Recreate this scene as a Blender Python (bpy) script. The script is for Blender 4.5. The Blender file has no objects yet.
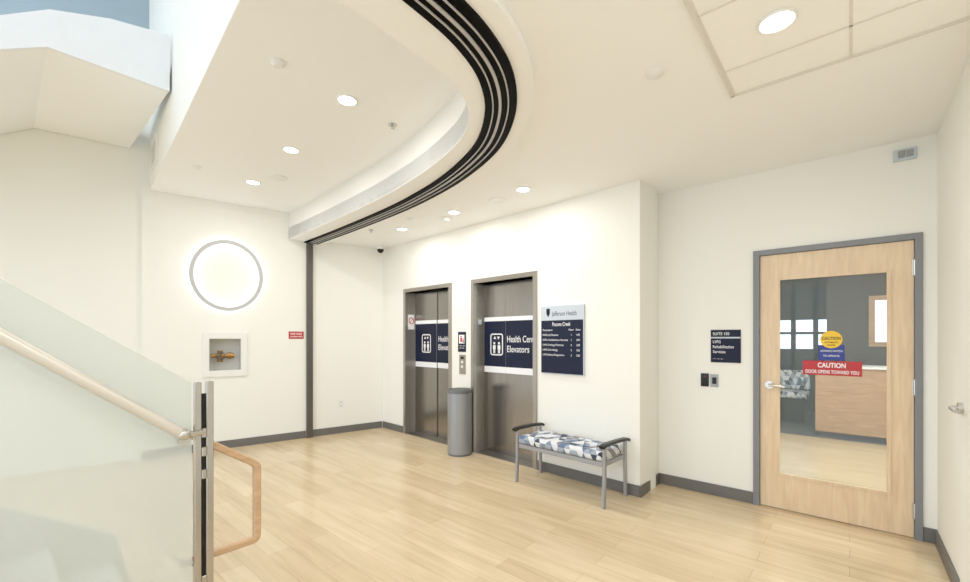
import bpy, bmesh, math, random
from mathutils import Matrix, Vector
random.seed(4)
S=bpy.context.scene
COL=S.collection
S.view_settings.view_transform='Standard'
S.view_settings.look='None'
S.view_settings.exposure=0.03
S.view_settings.gamma=1.19

# ---------------------------------------------------------------- materials
def lin(c):
    r=[]
    for v in c:
        v=v/255.0
        r.append(v/12.92 if v<=0.04045 else ((v+0.055)/1.055)**2.4)
    return (r[0],r[1],r[2],1)
def newmat(name):
    m=bpy.data.materials.new(name); m.use_nodes=True
    nt=m.node_tree; b=nt.nodes['Principled BSDF']
    return m,nt,b
def mat(name,c,rough=0.5,metal=0.0,var=0.03,scale=8,bump=0.0,stretch=(1,1,1),spec=0.5):
    m,nt,b=newmat(name)
    tc=nt.nodes.new('ShaderNodeTexCoord'); mp=nt.nodes.new('ShaderNodeMapping')
    mp.inputs['Scale'].default_value=stretch
    nz=nt.nodes.new('ShaderNodeTexNoise'); nz.inputs['Scale'].default_value=scale; nz.inputs['Detail'].default_value=4
    mx=nt.nodes.new('ShaderNodeMixRGB')
    a=lin(c); 
    mx.inputs[1].default_value=tuple(max(0,x*(1-var)) for x in a[:3])+(1,)
    mx.inputs[2].default_value=tuple(min(1,x*(1+var)) for x in a[:3])+(1,)
    nt.links.new(tc.outputs['Object'],mp.inputs[0]); nt.links.new(mp.outputs[0],nz.inputs['Vector'])
    nt.links.new(nz.outputs['Fac'],mx.inputs[0]); nt.links.new(mx.outputs[0],b.inputs['Base Color'])
    b.inputs['Roughness'].default_value=rough; b.inputs['Metallic'].default_value=metal
    b.inputs['Specular IOR Level'].default_value=spec
    if bump>0:
        bp=nt.nodes.new('ShaderNodeBump'); bp.inputs['Strength'].default_value=bump; bp.inputs['Distance'].default_value=0.002
        n2=nt.nodes.new('ShaderNodeTexNoise'); n2.inputs['Scale'].default_value=180
        nt.links.new(tc.outputs['Object'],n2.inputs['Vector'])
        nt.links.new(n2.outputs['Fac'],bp.inputs['Height']); nt.links.new(bp.outputs[0],b.inputs['Normal'])
    return m
def emit(name,c,st):
    m,nt,b=newmat(name)
    b.inputs['Base Color'].default_value=lin(c); b.inputs['Emission Color'].default_value=lin(c)
    b.inputs['Emission Strength'].default_value=st
    return m
def thru(name,tint,fac,surf,rough=0.1):
    m,nt,b=newmat(name)
    tr=nt.nodes.new('ShaderNodeBsdfTransparent'); tr.inputs[0].default_value=lin(tint)
    b.inputs['Base Color'].default_value=lin(surf); b.inputs['Roughness'].default_value=rough
    mx=nt.nodes.new('ShaderNodeMixShader'); mx.inputs[0].default_value=fac
    nt.links.new(tr.outputs[0],mx.inputs[1]); nt.links.new(b.outputs[0],mx.inputs[2])
    nt.links.new(mx.outputs[0],nt.nodes['Material Output'].inputs[0])
    return m
def wood_floor():
    m,nt,b=newmat('oak_plank_floor')
    tc=nt.nodes.new('ShaderNodeTexCoord')
    br=nt.nodes.new('ShaderNodeTexBrick'); br.inputs['Scale'].default_value=1.0
    br.inputs['Brick Width'].default_value=1.22; br.inputs['Row Height'].default_value=0.145
    br.inputs['Mortar Size'].default_value=0.0014; br.inputs['Mortar Smooth'].default_value=0.2
    br.offset=0.37; br.inputs['Bias'].default_value=0.0
    br.inputs['Color1'].default_value=lin((226,203,165)); br.inputs['Color2'].default_value=lin((209,184,145))
    br.inputs['Mortar'].default_value=lin((178,152,116))
    mp=nt.nodes.new('ShaderNodeMapping'); mp.inputs['Scale'].default_value=(.9,9,1)
    nz=nt.nodes.new('ShaderNodeTexNoise'); nz.inputs['Scale'].default_value=2.0; nz.inputs['Detail'].default_value=6; nz.inputs['Distortion'].default_value=0.6
    rp=nt.nodes.new('ShaderNodeValToRGB'); rp.color_ramp.elements[0].position=.3; rp.color_ramp.elements[1].position=.72
    rp.color_ramp.elements[0].color=(.73,.70,.66,1); rp.color_ramp.elements[1].color=(1.0,1.0,1.0,1)
    mx=nt.nodes.new('ShaderNodeMixRGB'); mx.blend_type='MULTIPLY'; mx.inputs[0].default_value=.7
    L=nt.links.new
    L(tc.outputs['Object'],br.inputs['Vector']); L(tc.outputs['Object'],mp.inputs[0]); L(mp.outputs[0],nz.inputs['Vector'])
    L(nz.outputs['Fac'],rp.inputs[0]); L(br.outputs['Color'],mx.inputs[1]); L(rp.outputs[0],mx.inputs[2]); L(mx.outputs[0],b.inputs['Base Color'])
    b.inputs['Roughness'].default_value=.22; b.inputs['Specular IOR Level'].default_value=.5
    return m
def wood(name,c1,c2,stretch,scale=3,rough=.4):
    m,nt,b=newmat(name)
    tc=nt.nodes.new('ShaderNodeTexCoord'); mp=nt.nodes.new('ShaderNodeMapping'); mp.inputs['Scale'].default_value=stretch
    nz=nt.nodes.new('ShaderNodeTexNoise'); nz.inputs['Scale'].default_value=scale; nz.inputs['Detail'].default_value=6; nz.inputs['Distortion'].default_value=.8
    rp=nt.nodes.new('ShaderNodeValToRGB'); rp.color_ramp.elements[0].position=.3; rp.color_ramp.elements[1].position=.7
    rp.color_ramp.elements[0].color=lin(c1); rp.color_ramp.elements[1].color=lin(c2)
    L=nt.links.new
    L(tc.outputs['Object'],mp.inputs[0]); L(mp.outputs[0],nz.inputs['Vector']); L(nz.outputs['Fac'],rp.inputs[0]); L(rp.outputs[0],b.inputs['Base Color'])
    b.inputs['Roughness'].default_value=rough
    return m
def fabric():
    m,nt,b=newmat('geometric_fabric'); L=nt.links.new
    tc=nt.nodes.new('ShaderNodeTexCoord'); sp=nt.nodes.new('ShaderNodeSeparateXYZ'); L(tc.outputs['Object'],sp.inputs[0])
    def mth(op,a,bv=None):
        n=nt.nodes.new('ShaderNodeMath'); n.operation=op
        for i,v in enumerate((a,bv)):
            if v is None: continue
            if isinstance(v,(int,float)): n.inputs[i].default_value=v
            else: L(v,n.inputs[i])
        return n.outputs[0]
    yz=mth('ADD',sp.outputs[1],sp.outputs[2])
    u=mth('ADD',mth('MULTIPLY',sp.outputs[0],15.0),mth('MULTIPLY',yz,7.5)); v=mth('MULTIPLY',yz,13.0)
    fu=mth('FLOOR',u); fv=mth('FLOOR',v); g=mth('GREATER_THAN',mth('FRACT',u),mth('FRACT',v))
    cb=nt.nodes.new('ShaderNodeCombineXYZ'); L(fu,cb.inputs[0]); L(fv,cb.inputs[1]); L(g,cb.inputs[2])
    wn=nt.nodes.new('ShaderNodeTexWhiteNoise'); L(cb.outputs[0],wn.inputs['Vector'])
    rp=nt.nodes.new('ShaderNodeValToRGB'); rp.color_ramp.interpolation='CONSTANT'
    cs=[(0,(214,218,224)),(.24,(80,104,134)),(.36,(150,160,174)),(.56,(48,54,72)),(.66,(222,222,224)),(.80,(112,126,148)),(.90,(132,124,122))]
    e=rp.color_ramp.elements
    e[0].position=0; e[0].color=lin(cs[0][1]); e[1].position=cs[1][0]; e[1].color=lin(cs[1][1])
    for p,c in cs[2:]:
        k=e.new(p); k.color=lin(c)
    L(wn.outputs['Value'],rp.inputs[0]); L(rp.outputs[0],b.inputs['Base Color'])
    b.inputs['Roughness'].default_value=.8
    return m
M={}
M['wall']=mat('warm_white_paint',(240,239,231),.6,var=.006,bump=.03,spec=.3)
M['ceil']=mat('ceiling_paint',(249,249,247),.7,var=.006,spec=.2)
M['fascia']=mat('darkened_ceiling_paint',(226,225,218),.7,var=.006,spec=.2)  # ceiling paint copied darker to tone down the strong light on the fascia
M['blue']=mat('blue_grey_paint',(156,175,186),.6)
M['floor']=wood_floor()
M['base']=mat('grey_rubber_base',(94,92,89),.5)
M['maple']=wood('maple_veneer',(212,182,146),(230,204,168),(14,14,1.2),2.2)
M['railwood']=wood('rail_oak',(182,142,106),(206,168,128),(20,2,20),3)
M['dframe']=mat('grey_door_frame',(114,117,121),.45)
M['steel']=mat('brushed_steel',(182,179,175),.26,.95,var=.06,scale=3,stretch=(60,60,1))
def steeldoor():
    m,nt,b=newmat('elevator_brushed_steel'); L=nt.links.new
    tc=nt.nodes.new('ShaderNodeTexCoord'); mp=nt.nodes.new('ShaderNodeMapping'); mp.inputs['Scale'].default_value=(70,70,.6)
    nz=nt.nodes.new('ShaderNodeTexNoise'); nz.inputs['Scale'].default_value=2.5; nz.inputs['Detail'].default_value=4
    rp=nt.nodes.new('ShaderNodeValToRGB'); rp.color_ramp.elements[0].position=.3; rp.color_ramp.elements[1].position=.7
    rp.color_ramp.elements[0].color=lin((136,132,128)); rp.color_ramp.elements[1].color=lin((156,151,146))
    L(tc.outputs['Object'],mp.inputs[0]); L(mp.outputs[0],nz.inputs['Vector']); L(nz.outputs['Fac'],rp.inputs[0]); L(rp.outputs[0],b.inputs['Base Color'])
    b.inputs['Metallic'].default_value=.95; b.inputs['Roughness'].default_value=.22
    b.inputs['Anisotropic'].default_value=.6
    tg=nt.nodes.new('ShaderNodeTangent'); tg.direction_type='RADIAL'; tg.axis='Z'; L(tg.outputs[0],b.inputs['Tangent'])
    return m
M['steeldoor']=steeldoor()
M['steelframe']=mat('elevator_frame_steel',(160,154,146),.3,.9,var=.05,scale=3,stretch=(60,60,1))
M['chrome']=mat('satin_chrome',(196,194,190),.25,1.0)
M['navy']=mat('navy_vinyl',(8,16,42),.5,spec=.2)
M['white']=mat('white_vinyl',(240,241,244),.4)
M['whitep']=mat('white_plastic',(234,234,230),.4)
M['silverp']=mat('silver_sign',(190,201,211),.4)
M['black']=mat('black_plastic',(6,6,8),.4,spec=.3)
M['trackblack']=mat('track_black',(4,4,5),.6,spec=.05)
M['trackgrey']=mat('track_aluminium',(176,174,172),.5,0)
M['bronze']=mat('dark_bronze',(78,73,69),.45,.3)
M['cangrey']=mat('can_grey',(146,149,153),.38,.5,var=.08,scale=30,stretch=(1,1,.1))
M['can_dark']=mat('can_lid',(100,103,107),.4,.3)
M['benchgrey']=mat('bench_silver_metal',(152,154,159),.35,.5)
M['fabric']=fabric()
M['red']=mat('sign_red',(178,8,16),.4)
M['yellow']=mat('sign_yellow',(240,192,2),.4)
M['blues']=mat('sign_blue',(6,36,130),.4)
M['brass']=mat('brass',(146,110,62),.35,.9)
M['recess']=mat('recess_grey',(204,203,197),.5)
M['glassguard']=thru('frosted_guard_glass',(243,246,244),.44,(222,227,224),.14)
M['railmetal']=mat('pale_satin_rail',(212,207,198),.4,.45)
M['glass']=thru('clear_glass',(240,244,244),.08,(200,215,220),.03)
M['tile']=mat('acoustic_tile',(250,249,245),.8,var=.015,scale=60,bump=.1)
M['grid']=mat('grid_metal',(222,218,210),.5)
M['lamp']=emit('downlight_glow',(255,250,240),9)
M['led']=emit('ring_led',(246,249,255),4.2)
M['ringbody']=mat('ring_body',(184,184,183),.4)
M['stair']=mat('stair_grey',(196,200,198),.5)
M['taupe']=mat('taupe_wall',(66,58,54),.6)
M['darkcarpet']=mat('dark_carpet',(70,70,74),.9)
M['deskwood']=wood('desk_wood',(156,118,84),(192,154,116),(2,14,14),3)
M['darkmull']=mat('dark_mullion',(30,34,46),.4)
M['skyp']=emit('window_daylight',(214,226,238),2.4)

# ---------------------------------------------------------------- builder
class B:
    def __init__(s): s.bm=bmesh.new()
    def box(s,x0,x1,y0,y1,z0,z1,bev=0,seg=2,M4=None):
        g=bmesh.new(); bmesh.ops.create_cube(g,size=1)
        for v in g.verts: v.co=Vector(((x0+x1)/2+v.co.x*abs(x1-x0),(y0+y1)/2+v.co.y*abs(y1-y0),(z0+z1)/2+v.co.z*abs(z1-z0)))
        if bev>0: bmesh.ops.bevel(g,geom=g.edges[:],offset=bev,segments=seg,affect='EDGES',profile=.5)
        return s.merge(g,M4)
    def merge(s,g,M4=None):
        if M4 is not None: bmesh.ops.transform(g,matrix=M4,verts=g.verts)
        me=bpy.data.meshes.new('tmp'); g.to_mesh(me); g.free(); s.bm.from_mesh(me); bpy.data.meshes.remove(me); return s
    def cyl(s,p0,p1,r,r2=None,n=24):
        p0=Vector(p0);p1=Vector(p1);d=p1-p0
        g=bmesh.new(); bmesh.ops.create_cone(g,cap_ends=True,segments=n,radius1=r,radius2=r if r2 is None else r2,depth=d.length)
        R=Vector((0,0,1)).rotation_difference(d.normalized()).to_matrix().to_4x4()
        return s.merge(g,Matrix.Translation((p0+p1)/2)@R)
    def sph(s,c,r,sc=(1,1,1),n=20):
        g=bmesh.new(); bmesh.ops.create_uvsphere(g,u_segments=n,v_segments=n//2,radius=r)
        return s.merge(g,Matrix.Translation(c)@Matrix.Diagonal((*sc,1)))
    def tube(s,pts,r,n=12,closed=False,up=None,rect=None):
        pts=[Vector(p) for p in pts]; N=len(pts); g=bmesh.new(); rings=[]
        for i,p in enumerate(pts):
            if closed: t=(pts[(i+1)%N]-pts[i-1])
            else: t=(pts[min(i+1,N-1)]-pts[max(i-1,0)])
            t.normalize()
            u=Vector(up) if up else (Vector((0,0,1)) if abs(t.z)<.95 else Vector((1,0,0)))
            a=t.cross(u).normalized(); b=a.cross(t).normalized()
            if rect:
                w,h=rect; c=min(w,h)*.35
                offs=[(-w,-h+c),(-w+c,-h),(w-c,-h),(w,-h+c),(w,h-c),(w-c,h),(-w+c,h),(-w,h-c)]
            else: offs=[(r*math.cos(2*math.pi*k/n),r*math.sin(2*math.pi*k/n)) for k in range(n)]
            rings.append([g.verts.new(p+a*o[0]+b*o[1]) for o in offs])
        m=len(rings[0])
        for i in range(N if closed else N-1):
            A=rings[i];C=rings[(i+1)%N]
            for k in range(m): g.faces.new((A[k],A[(k+1)%m],C[(k+1)%m],C[k]))
        if not closed:
            g.faces.new(rings[0][::-1]); g.faces.new(rings[-1])
        bmesh.ops.recalc_face_normals(g,faces=g.faces)
        return s.merge(g)
    def prism(s,poly,d0,d1,axis='y'):
        g=bmesh.new()
        def P(a,b,d):
            return {'y':(a,d,b),'x':(d,a,b),'z':(a,b,d)}[axis]
        A=[g.verts.new(P(a,b,d0)) for a,b in poly]; C=[g.verts.new(P(a,b,d1)) for a,b in poly]
        g.faces.new(A); g.faces.new(C[::-1]); n=len(poly)
        for i in range(n): g.faces.new((A[i],A[(i+1)%n],C[(i+1)%n],C[i]))
        bmesh.ops.recalc_face_normals(g,faces=g.faces)
        return s.merge(g)
    def roundframe(s,x0,x1,z0,z1,y,r,th):
        def pts(ins):
            rr=max(r-ins,.002); o=[]
            for cx,cz,a0 in ((x1-ins-rr,z1-ins-rr,0),(x0+ins+rr,z1-ins-rr,90),(x0+ins+rr,z0+ins+rr,180),(x1-ins-rr,z0+ins+rr,270)):
                for k in range(6):
                    a=math.radians(a0+18*k); o.append((cx+rr*math.cos(a),y,cz+rr*math.sin(a)))
            return o
        g=bmesh.new(); A=[g.verts.new(p) for p in pts(0)]; C=[g.verts.new(p) for p in pts(th)]; n=len(A)
        for i in range(n): g.faces.new((A[i],A[(i+1)%n],C[(i+1)%n],C[i]))
        return s.merge(g)
    def panel(s,x0,x1,z0,z1,y0,y1,holes=()):
        xs=sorted(set([x0,x1]+[h[0] for h in holes]+[h[1] for h in holes])); zs=sorted(set([z0,z1]+[h[2] for h in holes]+[h[3] for h in holes]))
        xs=[x for x in xs if x0<=x<=x1]; zs=[z for z in zs if z0<=z<=z1]
        def solid(i,j):
            if i<0 or j<0 or i>=len(xs)-1 or j>=len(zs)-1: return False
            cx=(xs[i]+xs[i+1])/2; cz=(zs[j]+zs[j+1])/2
            return not any(h[0]<cx<h[1] and h[2]<cz<h[3] for h in holes)
        g=bmesh.new()
        def q(*p): g.faces.new([g.verts.new(v) for v in p])
        for i in range(len(xs)-1):
            for j in range(len(zs)-1):
                if not solid(i,j): continue
                a,b,c,d=xs[i],xs[i+1],zs[j],zs[j+1]
                q((a,y0,c),(b,y0,c),(b,y0,d),(a,y0,d)); q((a,y1,c),(a,y1,d),(b,y1,d),(b,y1,c))
                if not solid(i-1,j): q((a,y0,c),(a,y0,d),(a,y1,d),(a,y1,c))
                if not solid(i+1,j): q((b,y0,c),(b,y1,c),(b,y1,d),(b,y0,d))
                if not solid(i,j-1): q((a,y0,c),(a,y1,c),(b,y1,c),(b,y0,c))
                if not solid(i,j+1): q((a,y0,d),(b,y0,d),(b,y1,d),(a,y1,d))
        bmesh.ops.remove_doubles(g,verts=g.verts,dist=1e-5)
        bmesh.ops.recalc_face_normals(g,faces=g.faces)
        return s.merge(g)
    def text(s,txt,x0,zc,y,width=None,height=None,align='L',font_size=.1,bold=0.0):
        cu=bpy.data.curves.new('t','FONT'); cu.body=txt; cu.size=1; cu.extrude=0.0; cu.offset=bold
        cu.resolution_u=3
        o=bpy.data.objects.new('t',cu); COL.objects.link(o)
        dg=bpy.context.evaluated_depsgraph_get(); dg.update()
        me=bpy.data.meshes.new_from_object(o.evaluated_get(dg))
        bpy.data.objects.remove(o); bpy.data.curves.remove(cu)
        if not me.vertices: return s
        xa=min(v.co.x for v in me.vertices); xb=max(v.co.x for v in me.vertices)
        sx=font_size if width is None else width/(xb-xa)
        sy=sx if height is None else height/0.72
        w=(xb-xa)*sx
        off=x0 if align=='L' else (x0-w/2 if align=='C' else x0-w)
        for v in me.vertices:
            v.co=Vector((off+(v.co.x-xa)*sx, y, zc+(v.co.y-.36)*sy))
        s.bm.from_mesh(me); bpy.data.meshes.remove(me); return s
    def obj(s,name,m,parent=None,mw=None,smooth=False,kind=None,label=None,cat=None,group=None):
        me=bpy.data.meshes.new(name); s.bm.to_mesh(me); s.bm.free(); me.materials.append(m)
        if smooth:
            for p in me.polygons: p.use_smooth=True
            try: me.set_sharp_from_angle(angle=math.radians(38))
            except Exception: pass
        o=bpy.data.objects.new(name,me); COL.objects.link(o)
        if parent: o.parent=parent
        if mw is not None: o.matrix_world=mw
        if kind:o['kind']=kind
        if label:o['label']=label
        if cat:o['category']=cat
        if group:o['group']=group
        return o
def thing(name,label,cat,mw=None,kind=None,group=None):
    o=bpy.data.objects.new(name,None); o.empty_display_size=.1; COL.objects.link(o)
    if mw is not None: o.matrix_world=mw
    o['label']=label; o['category']=cat
    if kind:o['kind']=kind
    if group:o['group']=group
    return o
def fr(x,y,z,deg): return Matrix.Translation((x,y,z))@Matrix.Rotation(math.radians(deg),4,'Z')
FE=fr(-1.425,3.77,0,-3.51)
FD=fr(0,4.265,0,0)
FR=fr(-5.656,4.03,0,77.72)
FW=fr(.46,4.265,0,-90)
def at(F,x,y,z): return F@Matrix.Translation((x,y,z))
H=2.85; HU=3.185; HT=6.0
ST='structure'; YE=-1.7

# ---------------------------------------------------------------- shell
B().box(-9,4,-7,4.34,-.1,0).obj('floor',M['floor'],kind=ST)
B().box(-3,3,4.34,11,-.1,0).obj('floor',M['floor'],kind=ST)
E1=(-3.60,-2.615); E2=(-2.13,-1.20); ETOP=2.11
B().panel(-4.24,0,0,H+.1,0,.35,holes=[(E1[0],E1[1],0,ETOP),(E2[0],E2[1],0,ETOP)]).obj('wall_back',M['wall'],mw=FE,kind=ST)
B().box(-1.6,-1.425,3.78,4.4,0,H+.1).obj('wall_return',M['wall'],kind=ST)
B().panel(-1.6,.6,0,H+.1,0,.14,holes=[(-.60,.365,0,2.145)]).obj('wall_door_side',M['wall'],mw=FD,kind=ST)
B().panel(0,4.265-YE,0,H+.1,0,.15,holes=[]).obj('wall_right',M['wall'],mw=FW,kind=ST)
B().panel(-3.0,.15,0,HU+.1,0,.2,holes=[(-2.345,-1.975,1.005,1.43)]).obj('wall_left',M['wall'],mw=FR,kind=ST)
B().panel(-6.6,-2.9,0,4.35,.05,.25).obj('wall_left',M['wall'],mw=FR,kind=ST)
B().panel(-6.6,-2.6,4.35,HT,.05,.25).obj('wall_left_upper',M['blue'],mw=FR,kind=ST)

ctrl=[(-5.91,2.955),(-4.9,2.89),(-3.80,2.79),(-3.15,2.69),(-2.55,2.54),(-2.0,2.31),(-1.64,2.03),(-1.42,1.74),(-1.31,1.44),(-1.275,1.1),(-1.27,.5),(-1.27,-.8),(-1.27,YE)]
def cr(P,n=10):
    out=[]
    Q=[Vector((2*P[0][0]-P[1][0],2*P[0][1]-P[1][1]))]+[Vector(p) for p in P]+[Vector((2*P[-1][0]-P[-2][0],2*P[-1][1]-P[-2][1]))]
    for i in range(1,len(Q)-2):
        a,b,c,d=Q[i-1],Q[i],Q[i+1],Q[i+2]
        for k in range(n):
            t=k/n
            out.append(.5*((2*b)+(c-a)*t+(2*a-5*b+4*c-d)*t*t+(3*b-a-3*c+d)*t**3))
    out.append(Q[-2]); return out
PATH=cr(ctrl,8)
def offs(d):
    r=[]
    for i,p in enumerate(PATH):
        t=(PATH[min(i+1,len(PATH)-1)]-PATH[max(i-1,0)]).normalized()
        dd=d-(.12*math.exp(-((p.y-2.1)/.5)**2) if d>.2 else 0)
        r.append(p+Vector((t.y,-t.x))*dd)
    return r
def strip(b,d0,d1,z0,z1):
    A=offs(d0);C=offs(d1);g=bmesh.new();R=[]
    for a,c in zip(A,C): R.append([g.verts.new((a.x,a.y,z0)),g.verts.new((c.x,c.y,z0)),g.verts.new((c.x,c.y,z1)),g.verts.new((a.x,a.y,z1))])
    for i in range(len(R)-1):
        for k in range(4): g.faces.new((R[i][k],R[i][(k+1)%4],R[i+1][(k+1)%4],R[i+1][k]))
    g.faces.new(R[0]); g.faces.new(R[-1][::-1]); bmesh.ops.recalc_face_normals(g,faces=g.faces); b.merge(g); return b
I=offs(.31)
b=B(); poly=[(p.x,p.y) for p in I]+[(.62,YE),(.62,4.4),(-1.5,4.4),(-1.5,3.95),(-5.80,4.15),(-6.0,2.9)]
b.prism(poly,H,H+.12,'z').obj('ceiling',M['ceil'],kind=ST)
fy=lambda x:.6015-.0912*x
J=[(p.x,p.y) for p in I if p.y>fy(p.x)+.03]
b=B(); b.prism(J+[(-1.60,fy(-1.6)),(-6.40,fy(-6.4)),(-6.05,2.7)],HU,HU+.1,'z').obj('ceiling',M['ceil'],kind=ST)
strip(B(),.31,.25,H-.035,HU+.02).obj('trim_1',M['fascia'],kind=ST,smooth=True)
strip(B(),.31,-.19,H-.04,H-.001).obj('trim_2',M['ceil'],kind=ST,smooth=True)
b=B(); b.prism([(-6.40,fy(-6.4)-.002),(-1.55,fy(-1.55)-.002),(-1.55,fy(-1.55)+.1),(-6.4,fy(-6.4)+.1)],HU+.004,HT,'z').obj('wall_atrium',M['wall'],kind=ST)
B().box(-1.60,-1.52,YE,fy(-1.55),H,HT).obj('wall_atrium_side',M['wall'],kind=ST)
B().box(-8,-1.5,YE,1.3,HT,HT+.1).obj('ceiling',M['blue'],kind=ST)
g=thing('vent_grille','white louvred air vent grille on the upper wall','vent',mw=fr(-5.75,fy(-5.75)-.014,3.45,-5.2))
b=B(); b.panel(-.2,.2,-.14,.14,-.01,.012,holes=[(-.17,.17,-.11,.11)]).obj('frame',M['whitep'],parent=g)
b=B()
for k in range(7): b.box(-.17,.17,-.006,.008,-.1+k*.032,-.088+k*.032)
b.obj('louvre',M['grid'],parent=g)

b=B(); strip(b,.094,-.094,H-.055,H-.038)
tr=b.obj('partition_track',M['trackblack'],smooth=True,label='curved black multi-channel track for a folding partition under the ceiling',cat='ceiling track')
for c,w in ((.046,.0035),(.004,.008),(-.044,.0035)):
    b=B(); strip(b,c+w,c-w,H-.061,H-.055)
    b.obj('rail',M['trackgrey'],parent=tr,smooth=True,label='light aluminium rail in the track')
pp=B().box(-.042,.042,-.05,-.002,.0,H-.065,.004).obj('partition_post',M['bronze'],mw=at(FR,-1.126,0,0),label='tall dark bronze vertical jamb post against white wall',cat='post')

def bb(name,x0,x1,F,y=0): B().box(x0,x1,y-.014,y-.001,0,.102,.003,1).obj(name,M['base'],mw=F,kind=ST)
bb('baseboard_back',-1.15,.0,FE); bb('baseboard_back',-2.56,-2.185,FE); bb('baseboard_back',-4.23,-3.66,FE)
bb('baseboard_left',-1.08,-.02,FR); bb('baseboard_left',-3.0,-1.175,FR)
B().box(-1.424,-1.411,3.757,4.264,0,.102,.003,1).obj('baseboard_return',M['base'],kind=ST)
bb('baseboard_door_side',-1.41,-.629,FD); bb('baseboard_door_side',.391,.458,FD)
bb('baseboard_right',.02,.83,FW); bb('baseboard_right',1.85,4.2-YE,FW)

# ceiling tile grid
gx=[-.505,.005,.455]; gy=[2.79,2.52,2.01,1.5,.99]
tz=H-.010
for i in range(2):
    for j in range(4):
        B().box(gx[i]+.004,gx[i+1]-.004,gy[j+1]+.004,gy[j]-.004,tz+.003,H-.001,.002,1).obj('ceiling',M['tile'],kind=ST)
b=B()
for x in gx: b.box(x-.006,x+.006,gy[-1],gy[0],tz-.001,H-.001)
for y in gy: b.box(gx[0],gx[-1],y-.006,y+.006,tz-.001,H-.001)
b.box(gx[0]-.02,gx[0]-.006,gy[-1],gy[0]+.02,tz-.004,H-.001); b.box(gx[0]-.02,gx[-1],gy[0]+.006,gy[0]+.02,tz-.004,H-.001)
b.obj('trim_3',M['grid'],kind=ST)

# ---------------------------------------------------------------- ceiling fixtures
def downlight(x,y,z,r=.075,power=14,label='round white recessed downlight glowing in the ceiling'):
    t=thing('recessed_downlight',label,'ceiling light',mw=Matrix.Translation((x,y,z)),group='recessed ceiling downlights')
    pts=[(math.cos(a)*(r+.006),math.sin(a)*(r+.006),-.004) for a in [2*math.pi*k/32 for k in range(32)]]
    B().tube(pts,.007,8,True,up=(0,0,1)).obj('trim_ring',M['whitep'],parent=t,smooth=True)
    B().cyl((0,0,-.006),(0,0,-.001),r,n=32).obj('lens',M['lamp'],parent=t)
    l=bpy.data.lights.new('downlight_lamp','AREA'); l.shape='DISK'; l.size=r*2; l.energy=power; l.color=(1,.965,.91)
    o=bpy.data.objects.new('lamp',l); COL.objects.link(o); o.parent=t; o.location=(0,0,-.012)
for x,y in ((-2.35,3.27),(-3.37,3.355),(-4.40,3.435)): downlight(x,y,H,.06,8)
downlight(-.244,2.265,tz+.001,.064,9)
for x,y in ((-2.80,1.68),(-3.93,1.78),(-5.07,1.87)): downlight(x,y,HU,.062,9)
for x,y in ((-.25,.9),(-.25,-.6)): downlight(x,y,H,.075,13)  # additional downlights out of view, added as extra light
def puck(name,x,y,z,r,h,label,cat,cone=True):
    b=B(); b.cyl((0,0,-h*.4),(0,0,.003),r,n=28); b.cyl((0,0,-h),(0,0,-h*.4),r*.55 if cone else r*.9,r*.95,n=28)
    b.obj(name,M['whitep'],mw=Matrix.Translation((x,y,z)),smooth=True,label=label,cat=cat)
puck('smoke_detector',-2.75,1.16,HU,.045,.03,'small round white detector on the ceiling','detector')
puck('ceiling_speaker',-4.72,1.99,HU,.10,.012,'flat round white speaker cover on the ceiling','speaker',False)
puck('sprinkler_head',-5.05,1.33,HU,.04,.02,'white concealed sprinkler cover on the ceiling','sprinkler')
puck('smoke_detector',-.79,2.30,H,.045,.022,'small round white detector on the ceiling','detector')
puck('ceiling_speaker',-2.74,3.36,H,.09,.01,'flat round white speaker cover on the ceiling','speaker',False)
puck('smoke_detector',-3.60,3.46,H,.06,.04,'small round white detector on the ceiling','detector')
puck('sprinkler_head',-3.95,3.2,H,.035,.03,'white concealed sprinkler cover on the ceiling','sprinkler')
def pend(x,y,z):
    b=B(); b.cyl((0,0,-.006),(0,0,.004),.035); b.cyl((0,0,-.03),(0,0,-.006),.008); b.cyl((0,0,-.034),(0,0,-.03),.017); b.box(-.014,.014,-.003,.003,-.03,-.008)
    b.obj('sprinkler_head',M['chrome'],mw=Matrix.Translation((x,y,z)),label='chrome pendent fire sprinkler hanging from the ceiling',cat='sprinkler')
pend(-2.84,2.12,HU); pend(-4.75,3.2,H)
c=thing('security_camera','small black dome security camera in the ceiling corner','camera',mw=Matrix.Translation((-5.48,3.86,H)))
B().cyl((0,0,-.05),(0,0,.003),.05,n=28).obj('mount',M['whitep'],parent=c,smooth=True)
B().sph((0,0,-.06),.05).obj('dome',M['black'],parent=c,smooth=True)

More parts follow.
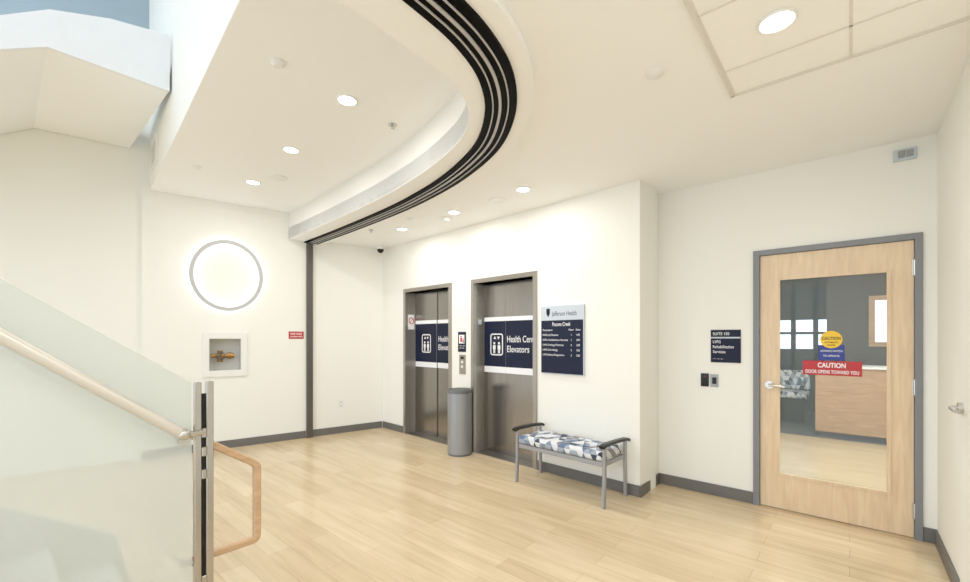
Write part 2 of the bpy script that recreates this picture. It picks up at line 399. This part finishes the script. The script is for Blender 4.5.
# ---------------------------------------------------------------- elevators
def elevator(x0,x1,label,s,ix0,dd,gap,big):
    w=x1-x0; t=thing('elevator',label,'elevator',mw=at(FE,x0,0,0),group='pair of elevators')
    f=.052; top=2.11
    b=B()
    b.box(-f,0,-.018,.20,0,top+f,.002,1); b.box(w,w+f,-.018,.20,0,top+f,.002,1); b.box(0,w,-.018,.20,top,top+f,.002,1)
    b.obj('door_frame',M['steelframe'],parent=t)
    y2=.165+dd
    B().box(0,s,.165,.185,.008,top,.0008,1).obj('door_panel',M['steeldoor'],parent=t)
    B().box(s+gap,w,y2,y2+.02,.008,top,.0008,1).obj('door_panel',M['steeldoor'],parent=t)
    B().box(0,w,-.01,.165,0.001,.007).obj('sill',M['steelframe'],parent=t)
    P=((0.012,s-.001,.165),(s+gap+.001,w-.002,y2))
    d=B()
    for xa,xb,yy in P: d.box(xa,xb,yy-.0012,yy-.0002,1.00,1.69)
    dec=d.obj('door_decal',M['white'],parent=t,label='white-edged decal band across the doors')
    d=B()
    for xa,xb,yy in P: d.box(xa,xb,yy-.002,yy-.0013,1.075,1.64)
    d.obj('navy_band',M['navy'],parent=dec)
    ix1=ix0+.21; yy=.165-.0028
    b=B()
    b.roundframe(ix0,ix1,1.215,1.485,yy,.035,.014)
    for px,sc in ((ix0+.065,.85),(ix0+.145,.85)):
        b.cyl((px,yy,1.25+.135*sc),(px,yy+.0006,1.25+.135*sc),.016,n=16)
        b.box(px-.022,px+.022,yy,yy+.0006,1.243+.055*sc,1.245+.112*sc); b.box(px-.015,px-.002,yy,yy+.0006,1.24,1.245+.06*sc); b.box(px+.002,px+.015,yy,yy+.0006,1.24,1.245+.06*sc)
    for k,sg in ((ix0+.075,1),(ix0+.135,-1)):
        zz=1.432
        b.prism([(k-.022,zz-.014*sg),(k+.022,zz-.014*sg),(k,zz+.020*sg)],yy,yy+.0006,'y')
    b.obj('pictogram',M['white'],parent=dec,label='white people-in-elevator pictogram in a rounded frame')
    b=B()
    b.text('Health Center',s+.025,1.42,y2-.0026,width=.48,height=.08,bold=0); b.text('Elevators',s+.025,1.30,y2-.0026,width=.34,height=.08,bold=0)
    b.obj('lettering',M['white'],parent=dec,label='white lettering Health Center Elevators')
    if big:
        jp=B().box(.0,.004,.035,.145,1.56,1.78,.001,1).obj('jamb_sign',M['white'],parent=t,label='white jamb sign with red symbol')
        pts=[(.005,.09+.04*math.cos(a),1.69+.045*math.sin(a)) for a in [2*math.pi*k/24 for k in range(24)]]
        b=B(); b.tube(pts,.007,6,True,up=(1,0,0)); b.cyl((.005,.062,1.66),(.005,.118,1.72),.005,n=6); b.obj('symbol',M['red'],parent=jp)
    else:
        B().box(.0,.004,.06,.12,1.60,1.66,.001,1).obj('jamb_plate',M['silverp'],parent=t)
    B().box(.001,w-.001,.205,.3,.0,top).obj('shaft',M['black'],parent=t)
elevator(E1[0],E1[1],'brushed steel elevator doors with navy decal beside the corner',.52,.175,.015,.004,True)
elevator(E2[0],E2[1],'brushed steel elevator doors with navy decal beside directory sign',.375,.12,0.0,.0012,False)

t=thing('elevator_fire_sign','small black and white fire notice sign between elevators','sign',mw=at(FE,-2.36,0,1.38))
B().box(-.075,.075,-.008,.001,-.13,.13,.002,1).obj('panel',M['navy'],parent=t)
b=B(); b.box(-.05,.05,-.0095,-.008,-.02,.09); b.text('IN CASE OF FIRE',0,-.05,-.009,width=.11,align='C'); b.text('USE STAIRS',0,-.08,-.009,width=.09,align='C')
b.obj('lettering',M['white'],parent=t)
b=B(); b.cyl((-.01,-.011,.065),(-.01,-.0095,.065),.012); b.box(-.025,.01,-.011,-.0095,0,.05); b.prism([(.015,-.01),(.045,-.01),(.03,.06)],-.011,-.0095,'y'); b.obj('pictogram',M['red'],parent=t)
t=thing('elevator_call_station','steel elevator call button plate between elevators','call button',mw=at(FE,-2.35,0,1.09))
B().box(-.06,.06,-.008,.001,-.125,.125,.003,2).obj('plate',M['steelframe'],parent=t)
B().cyl((0,-.014,.03),(0,-.008,.03),.018).obj('button',M['whitep'],parent=t)
B().cyl((0,-.014,-.03),(0,-.008,-.03),.018).obj('button',M['whitep'],parent=t)
B().box(-.03,.03,-.0095,-.008,.07,.10).obj('display',M['black'],parent=t)

t=thing('trash_can','round grey metal trash can standing between elevators','trash can',mw=Matrix.Translation((-3.64,3.725,0)))
B().cyl((0,0,.025),(0,0,.755),.150,.150,n=48).obj('body',M['cangrey'],parent=t,smooth=True)
b=B(); b.cyl((0,0,0),(0,0,.026),.144,n=48); b.obj('base',M['can_dark'],parent=t,smooth=True)
b=B(); b.cyl((0,0,.765),(0,0,.80),.158,n=48); b.cyl((0,0,.75),(0,0,.765),.146,n=48); b.obj('rim',M['can_dark'],parent=t,smooth=True)
B().cyl((0,0,.80),(0,0,.803),.13,n=32).obj('opening',M['black'],parent=t)

t=thing('directory_sign','navy and white building directory board with tenant list','sign',mw=at(FE,-.8225,0,1.41))
w=.2635; h=.356
B().box(-w,w,-.022,.001,-h,h,.003,1).obj('backing',M['silverp'],parent=t)
B().box(-w+.008,w-.008,-.024,-.022,-h+.008,.205).obj('panel',M['navy'],parent=t)
b=B(); b.text('Jefferson Health',.03,.275,-.0226,width=.30,height=.05,align='C',bold=.004)
b.prism([(-.19,.33),(-.145,.33),(-.145,.275),(-.1675,.24),(-.19,.275)],-.0235,-.022,'y')
b.obj('logo',M['navy'],parent=t,label='navy shield logo and lettering')
b=B(); b.text('Pocono Creek',0,.165,-.0246,width=.22,height=.04,align='C',bold=.004)
rows=[('Destination','Floor','Suite'),('MOB Lab Patients','1','100'),('LVPG Rehabilitation Services','1','150'),('LVPG Urology Practices','2','220'),('LVPG Cardiology','2','250'),('LVPG Breast Diagnostics','2','280')]
for k,(a,c,d) in enumerate(rows):
    z=.105-k*.052
    b.text(a,-.235,z,-.0246,font_size=.027); b.text(c,.12,z,-.0246,font_size=.027,align='C'); b.text(d,.20,z,-.0246,font_size=.027,align='C')
b.obj('lettering',M['white'],parent=t)

# ---------------------------------------------------------------- bench
t=thing('bench','grey metal bench with blue geometric cushion and black armrests','bench',mw=fr(-2.02,3.545,0,-3.5))
B().box(-.455,.455,-.205,.195,.385,.465,.028,4).obj('seat',M['fabric'],parent=t,smooth=True)
b=B(); b.box(-.465,.465,-.19,-.165,.34,.382,.003,1); b.box(-.465,.465,.155,.18,.34,.382,.003,1); b.box(-.478,-.45,-.19,.18,.345,.382,.003,1); b.box(.45,.478,-.19,.18,.345,.382,.003,1)
b.obj('frame',M['benchgrey'],parent=t)
for sx in (-1,1):
    for sy in (-1,1):
        y1=sy*.185
        B().tube([(sx*.475,y1+sy*.015,0.0),(sx*.475,y1,.30),(sx*.475,y1,.515 if sy<0 else .50)],.0,rect=(.014,.017),up=(0,1,0)).obj('leg',M['benchgrey'],parent=t)
for sx in (-1,1):
    pts=[(sx*.478,-.235+.47*k/12, .528-.012*(k/12)+.006*math.sin(math.pi*k/12)-(.012 if k in(0,12) else 0)) for k in range(13)]
    b=B(); b.tube(pts,0,rect=(.026,.013),up=(0,0,1)); b.obj('armrest',M['black'],parent=t,smooth=True)

# ---------------------------------------------------------------- wood door
t=thing('door_1','maple door with large glass panel and grey frame','door',mw=FD,kind=ST)
b=B(); b.panel(-.628,.390,0,2.175,-.02,.16,holes=[(-.582,.349,-.01,2.132)]); b.obj('frame',M['dframe'],parent=t)
B().panel(-.578,.345,.008,2.128,.005,.05,holes=[(-.4465,.212,.295,1.92)]).obj('leaf',M['maple'],parent=t)
b=B(); b.panel(-.462,.228,.28,1.935,-.003,.02,holes=[(-.44,.206,.302,1.913)]); b.obj('glazing_bead',M['maple'],parent=t)
B().box(-.4465,.212,.024,.030,.295,1.92).obj('glass',M['glass'],parent=t)
l=B(); l.cyl((-.512,-.012,1.035),(-.512,.006,1.035),.032,n=28); l.cyl((-.512,-.055,1.035),(-.512,-.01,1.035),.011); l.tube([(-.512,-.055,1.035),(-.48,-.058,1.037),(-.44,-.055,1.03),(-.405,-.048,1.022)],.010,12); l.obj('lever_handle',M['chrome'],parent=t,smooth=True,label='satin chrome lever handle')
for z in (1.93,1.08,.20):
    b=B(); b.cyl((.349,-.010,z-.055),(.349,-.010,z+.055),.0085); b.box(.335,.366,-.006,.006,z-.055,z+.055); b.obj('hinge',M['chrome'],parent=t)
d=B(); d.box(-.288,.072,.0205,.0235,1.135,1.248,.002,1); d=d.obj('caution_sign',M['red'],parent=t,label='red caution sticker with white lettering')
b=B(); b.text('CAUTION',-.108,1.216,.0200,width=.17,height=.038,align='C',bold=.02); b.text('DOOR OPENS TOWARD YOU',-.108,1.163,.0200,width=.325,height=.028,align='C',bold=.01); b.obj('lettering',M['white'],parent=d)
d=B(); d.box(-.19,-.03,.0205,.0235,1.254,1.375,.002,1); d=d.obj('activation_sticker',M['blues'],parent=t,label='blue activate switch sticker')
b=B(); b.text('ACTIVATE SWITCH',-.11,1.328,.0200,width=.135,height=.014,align='C'); b.text('TO OPERATE',-.11,1.290,.0200,width=.10,height=.014,align='C'); b.obj('lettering',M['white'],parent=d)
d=B(); d.cyl((-.11,.0175,1.418),(-.11,.0203,1.418),.068,n=40); d=d.obj('caution_disc',M['yellow'],parent=t,label='round yellow caution sticker')
b=B(); b.text('CAUTION',-.11,1.428,.0168,width=.115,height=.024,align='C',bold=.03); b.text('AUTOMATIC',-.11,1.396,.0168,width=.085,height=.013,align='C',bold=.02); b.text('DOOR',-.11,1.374,.0168,width=.05,height=.013,align='C',bold=.02); b.obj('lettering',M['black'],parent=d)

t=thing('suite_sign','navy suite sign reading Rehabilitation Services beside the door','sign',mw=at(FD,-.84,0,1.357))
B().box(-.119,.119,-.012,.001,-.147,.147,.002,1).obj('panel',M['navy'],parent=t)
B().box(-.119,.119,-.0135,-.012,.070,.082).obj('divider',M['silverp'],parent=t)
b=B(); b.text('SUITE 150',-.10,.112,-.0128,width=.13,height=.026,bold=0); b.text('LVPG',-.10,.04,-.0128,width=.062,height=.026); b.text('Rehabilitation',-.10,-.005,-.0128,width=.165,height=.026); b.text('Services',-.10,-.05,-.0128,width=.10,height=.026); b.text('• • •  •• • •••',-.10,-.115,-.0128,width=.08)
b.obj('lettering',M['white'],parent=t)
t=thing('card_reader','small black card reader on the white wall','card reader',mw=at(FD,-1.008,0,1.045))
B().box(-.033,.033,-.02,.002,-.06,.06,.005,3).obj('body',M['black'],parent=t,smooth=True)
B().box(-.006,.006,-.0215,-.02,.03,.036).obj('indicator',M['red'],parent=t)
t=thing('door_switch_plate','small steel door operator switch plate','switch',mw=at(FD,-.93,0,1.042))
B().box(-.033,.033,-.008,.001,-.058,.058,.003,2).obj('plate',M['benchgrey'],parent=t)
B().box(-.018,.018,-.014,-.008,-.03,.03,.003,2).obj('button',M['black'],parent=t)
t=thing('fire_alarm_strobe','white and clear fire alarm strobe above the door','fire alarm',mw=at(FD,.298,0,2.745))
B().box(-.06,.06,-.03,.002,-.04,.04,.004,2).obj('body',M['silverp'],parent=t)
B().box(-.035,.0,-.045,-.03,-.025,.025,.004,2).obj('lens',M['cangrey'],parent=t)
B().box(.008,.045,-.033,-.03,-.025,.025).obj('grille',M['cangrey'],parent=t)

t=thing('door_2','white flush door with satin lever in the side wall','door',mw=FW,kind=ST)
B().box(.88,1.80,-.012,-.001,.008,2.13,.002,1).obj('leaf',M['wall'],parent=t)
l=B(); l.cyl((.955,-.03,1.06),(.955,-.012,1.06),.03,n=28); l.cyl((.955,-.055,1.06),(.955,-.03,1.06),.011); l.tube([(.955,-.055,1.06),(1.0,-.057,1.06),(1.07,-.05,1.055)],.010,12); l.obj('lever_handle',M['chrome'],parent=t,smooth=True)

# ---------------------------------------------------------------- ring wall items
t=thing('ring_wall_light','large halo ring wall light glowing on white wall','wall light',mw=at(FR,-2.139,0,2.235))
ra,rb=.385,.432
pts=[(ra*math.cos(a),-.055,rb*math.sin(a)) for a in [2*math.pi*k/96 for k in range(96)]]
B().tube(pts,0,closed=True,up=(0,1,0),rect=(.024,.010)).obj('ring_body',M['ringbody'],parent=t,smooth=True)
pts=[(ra*math.cos(a),-.022,rb*math.sin(a)) for a in [2*math.pi*k/96 for k in range(96)]]
B().tube(pts,0,closed=True,up=(0,1,0),rect=(.009,.020)).obj('light_strip',M['led'],parent=t,smooth=True)

t=thing('valve_cabinet','white recessed wall cabinet with brass fire hose valve','fire valve cabinet',mw=at(FR,-2.16,0,1.217))
B().panel(-.245,.245,-.285,.285,-.02,.001,holes=[(-.175,.175,-.205,.205)]).obj('frame',M['whitep'],parent=t)
b=B(); b.panel(-.184,.184,-.211,.211,0.0,.17,holes=[(-.176,.176,-.203,.203)]); b.box(-.184,.184,.16,.175,-.211,.211); b.obj('box',M['recess'],parent=t)
v=B(); v.cyl((-.15,.09,-.02),(.04,.09,-.02),.028); v.cyl((.04,.09,-.02),(.075,.09,-.02),.042); v.cyl((-.05,.09,-.10),(-.05,.09,.05),.03); v.cyl((-.05,.03,-.02),(-.05,.09,-.02),.022); v.cyl((.075,.09,-.02),(.11,.09,-.02),.034,n=8)
v.obj('valve',M['brass'],parent=t,smooth=True,label='brass angle valve')
v=B(); v.tube([(-.05+.045*math.cos(a),.025,-.02+.045*math.sin(a)) for a in [2*math.pi*k/24 for k in range(24)]],.007,8,True,up=(0,1,0)); v.box(-.095,-.005,.02,.03,-.025,-.015); v.box(-.055,-.045,.02,.03,-.065,.025); v.obj('handwheel',M['bronze'],parent=t,smooth=True)

t=thing('fire_sign','small red fire valve sign with white lettering','sign',mw=at(FR,-1.30,0,1.47))
B().box(-.10,.10,-.006,.001,-.052,.052,.002,1).obj('panel',M['red'],parent=t)
b=B(); b.text('FIRE HOSE',0,.02,-.0066,width=.15,align='C',bold=.02); b.text('CONNECTION',0,-.02,-.0066,width=.16,align='C',bold=.02); b.obj('lettering',M['white'],parent=t)
def outlet(F,x,z):
    t=thing('wall_outlet','white duplex power outlet on the wall','outlet',mw=at(F,x,0,z))
    B().box(-.035,.035,-.006,.001,-.057,.057,.002,2).obj('plate',M['whitep'],parent=t)
    for k in (-.025,.025):
        b=B(); b.box(-.012,.012,-.0068,-.006,k-.012,k+.012); b.obj('socket',M['silverp'],parent=t)
outlet(FR,-.667,.435)

# ---------------------------------------------------------------- upper stair flight
t=thing('upper_stair_flight','white plastered underside of an upper stair and landing','staircase',mw=Matrix.Identity(4))
b=B(); b.prism([(1.0,3.65),(.24,3.65),(-1.65,2.52),(-1.65,2.77),(.24,3.9),(1.0,3.9)],-6.45,-4.64,'x')
for v in b.bm.verts:
    if v.co.x<-6: v.co.x=-6.576+.2176*v.co.y
b.obj('soffit',M['ceil'],parent=t)
b=B(); b.prism([(1.0,3.64),(.24,3.64),(-1.65,2.51),(-1.65,2.7),(-.4,3.5),(0,3.74),(.25,3.93),(.6,4.06),(1.0,4.14)],-4.64,-4.60,'x'); b.obj('stringer',M['white'],parent=t)

t=thing('lower_staircase','pale grey stair treads rising behind the frosted glass guard','staircase',mw=Matrix.Identity(4))
for k in range(7):
    y1=.42-.243*k
    B().box(-3.15,-1.99,y1-.27,y1,.17*k+.0,.17*k+.17,.004,1).obj('step',M['stair'],parent=t)
b=B(); b.prism([(.50,0),(.44,.30),(-1.5,1.62),(-1.5,1.2),(.25,0)],-3.20,-3.155,'x'); b.obj('stringer',M['stair'],parent=t)
b=B(); b.prism([(.44,0.0),(.44,.20),(-1.5,1.50),(-1.5,1.1),(.2,0)],-1.98,-1.94,'x'); b.obj('stringer',M['stair'],parent=t)

# guard
t=thing('stair_railing','frosted glass stair guard with steel post and oak handrail','railing',mw=Matrix.Identity(4))
b=B(); b.prism([(.468,.06),(.468,1.265),(-1.5,1.265+.72*1.968),(-1.5,1.5),(.35,.06)],-1.855,-1.845,'x'); b.obj('glass_panel',M['glassguard'],parent=t)
po=B().box(-1.90,-1.80,.45,.56,0,.012,.002,1).obj('post',M['steel'],parent=t)
for y,w_ in ((.476,.022),(.514,.024)): B().box(-1.862,-1.838,y,y+w_,.012,1.265,.002,1).obj('bar',M['steel'],parent=po)
B().box(-1.858,-1.850,.498,.514,.012,1.22).obj('gap_shade',M['black'],parent=po)  # thin black strip stands in for the shade between the bars
for z in (1.055,.985,.90,.5,.2): B().box(-1.866,-1.834,.498,.514,z,z+.035,.002,1).obj('spacer',M['steel'],parent=po)
sl=.70
def hr(y): return .888+sl*(.725-y)
pts=[(-1.92,y,hr(y)) for y in (.45,.55,.70)]+[(-1.92,.715,.893),(-1.92,.722,.882),(-1.92,.723,.868),(-1.92,.723,.588),(-1.92,.720,.577),(-1.92,.712,.572),(-1.92,.70,.572),(-1.92,.45,.572)]
b=B(); b.tube(pts,0,up=(1,0,0),rect=(.014,.015)); b.obj('handrail',M['railwood'],parent=t,smooth=True,label='oak handrail end with loop')
gr=lambda y:1.438-.82*y
b=B(); b.tube([(-1.80,y,gr(y)) for y in (-1.2,-.5,.0,.3,.41)]+[(-1.802,.425,gr(.425)-.002),(-1.81,.437,gr(.437)-.004)],.0185,24); b.obj('handrail',M['railmetal'],parent=t,smooth=True,label='round pale satin metal handrail')
zb=gr(.425)
b=B(); b.cyl((-1.845,.425,zb),(-1.80,.425,zb),.012); b.tube([(-1.81,.425,zb),(-1.815,.46,zb-.01),(-1.832,.50,zb-.012)],.011,12); b.sph((-1.80,.432,zb-.004),.022); b.cyl((-1.845,.44,zb-.03),(-1.825,.44,zb-.03),.018)
b.obj('bracket',M['chrome'],parent=t,smooth=True)
b=B(); b.cyl((-1.92,.485,.572),(-1.85,.485,.572),.009); b.obj('bracket',M['chrome'],parent=t,smooth=True)

# ---------------------------------------------------------------- room beyond the door
B().box(-2.6,2.6,10.2,10.3,0,.8).obj('wall_waiting_back',M['taupe'],kind=ST)
B().box(-2.6,2.6,10.2,10.3,2.4,3).obj('wall_waiting_back',M['taupe'],kind=ST)
B().box(-2.7,-2.6,4.42,10.3,0,3).obj('wall_waiting_left',M['wall'],kind=ST)
B().box(2.6,2.7,4.42,10.3,0,3).obj('wall_waiting_right',M['wall'],kind=ST)
B().box(-2.7,2.7,4.42,10.3,2.75,2.85).obj('ceiling',M['ceil'],kind=ST)
w=thing('window_1','wide dark framed window in the waiting room','window',mw=Matrix.Identity(4),kind=ST)
B().box(-2.6,2.6,10.24,10.25,.8,2.4).obj('pane',M['skyp'],parent=w)
b=B()
for k in range(16): b.box(-2.6+k*.345,-2.52+k*.345,10.18,10.24,.8,2.4)
for z,d in ((.8,.42),(1.5,.05),(1.78,.62),): b.box(-2.6,2.6,10.18,10.24,z,z+d)
b.obj('mullion',M['darkmull'],parent=w)
B().panel(-.28,2.0,0,2.6,8.7,8.85,holes=[(.27,1.1,1.35,2.02)]).obj('wall_waiting_partition',M['taupe'],kind=ST)
w=thing('window_2','wood framed bright window in the taupe partition','window',mw=Matrix.Identity(4),kind=ST)
B().box(.27,1.1,8.78,8.79,1.35,2.02).obj('pane',M['skyp'],parent=w)
b=B(); b.panel(.22,1.15,1.30,2.07,8.67,8.72,holes=[(.29,.62,1.37,2.0),(.68,1.08,1.37,2.0)]); b.obj('frame',M['deskwood'],parent=w)
B().box(-2.55,2.55,7.72,10.1,.001,.006).obj('trim_4',M['darkcarpet'],kind=ST)
t=thing('reception_desk','light wood reception desk with pale counter top','desk',mw=Matrix.Translation((.6,7.8,0)))
B().box(-.98,1.2,0,.5,.08,1.0,.004,1).obj('body',M['deskwood'],parent=t)
B().box(-1.0,1.23,-.03,.54,1.0,1.03,.004,1).obj('counter_top',M['whitep'],parent=t)
B().box(-.96,1.18,.03,.47,0.006,.08).obj('plinth',M['darkcarpet'],parent=t)
t=thing('waiting_bench','long waiting bench with blue geometric fabric and dark base','bench',mw=Matrix.Translation((-1.4,9.0,0)))
B().box(-.9,.88,-.3,.22,.42,.52,.025,3).obj('seat',M['fabric'],parent=t,smooth=True)
B().box(-.9,.88,.17,.28,.53,.86,.025,3).obj('backrest',M['fabric'],parent=t,smooth=True)
B().box(-.85,.83,-.22,.2,.007,.42,.01,2).obj('base',M['black'],parent=t)
for x,y in ((-.2,5.2),(-.6,6.6),(.6,6.4)): downlight(x,y,2.749,.075,32,'added unseen downlight brightening the waiting room')  # unseen lamps added to brighten the room behind the door glass

# ---------------------------------------------------------------- world, camera
W=bpy.data.worlds.new('World'); S.world=W; W.use_nodes=True
W.node_tree.nodes['Background'].inputs[0].default_value=(.82,.91,1,1); W.node_tree.nodes['Background'].inputs[1].default_value=2.3
cam=bpy.data.cameras.new('Camera'); co=bpy.data.objects.new('Camera',cam); COL.objects.link(co)
co.location=(0,0,1.43); co.rotation_euler=(math.pi/2,0,math.radians(40.9))
cam.sensor_width=36; cam.lens=421/970*36; cam.shift_y=47/970; cam.clip_start=.02
S.camera=co
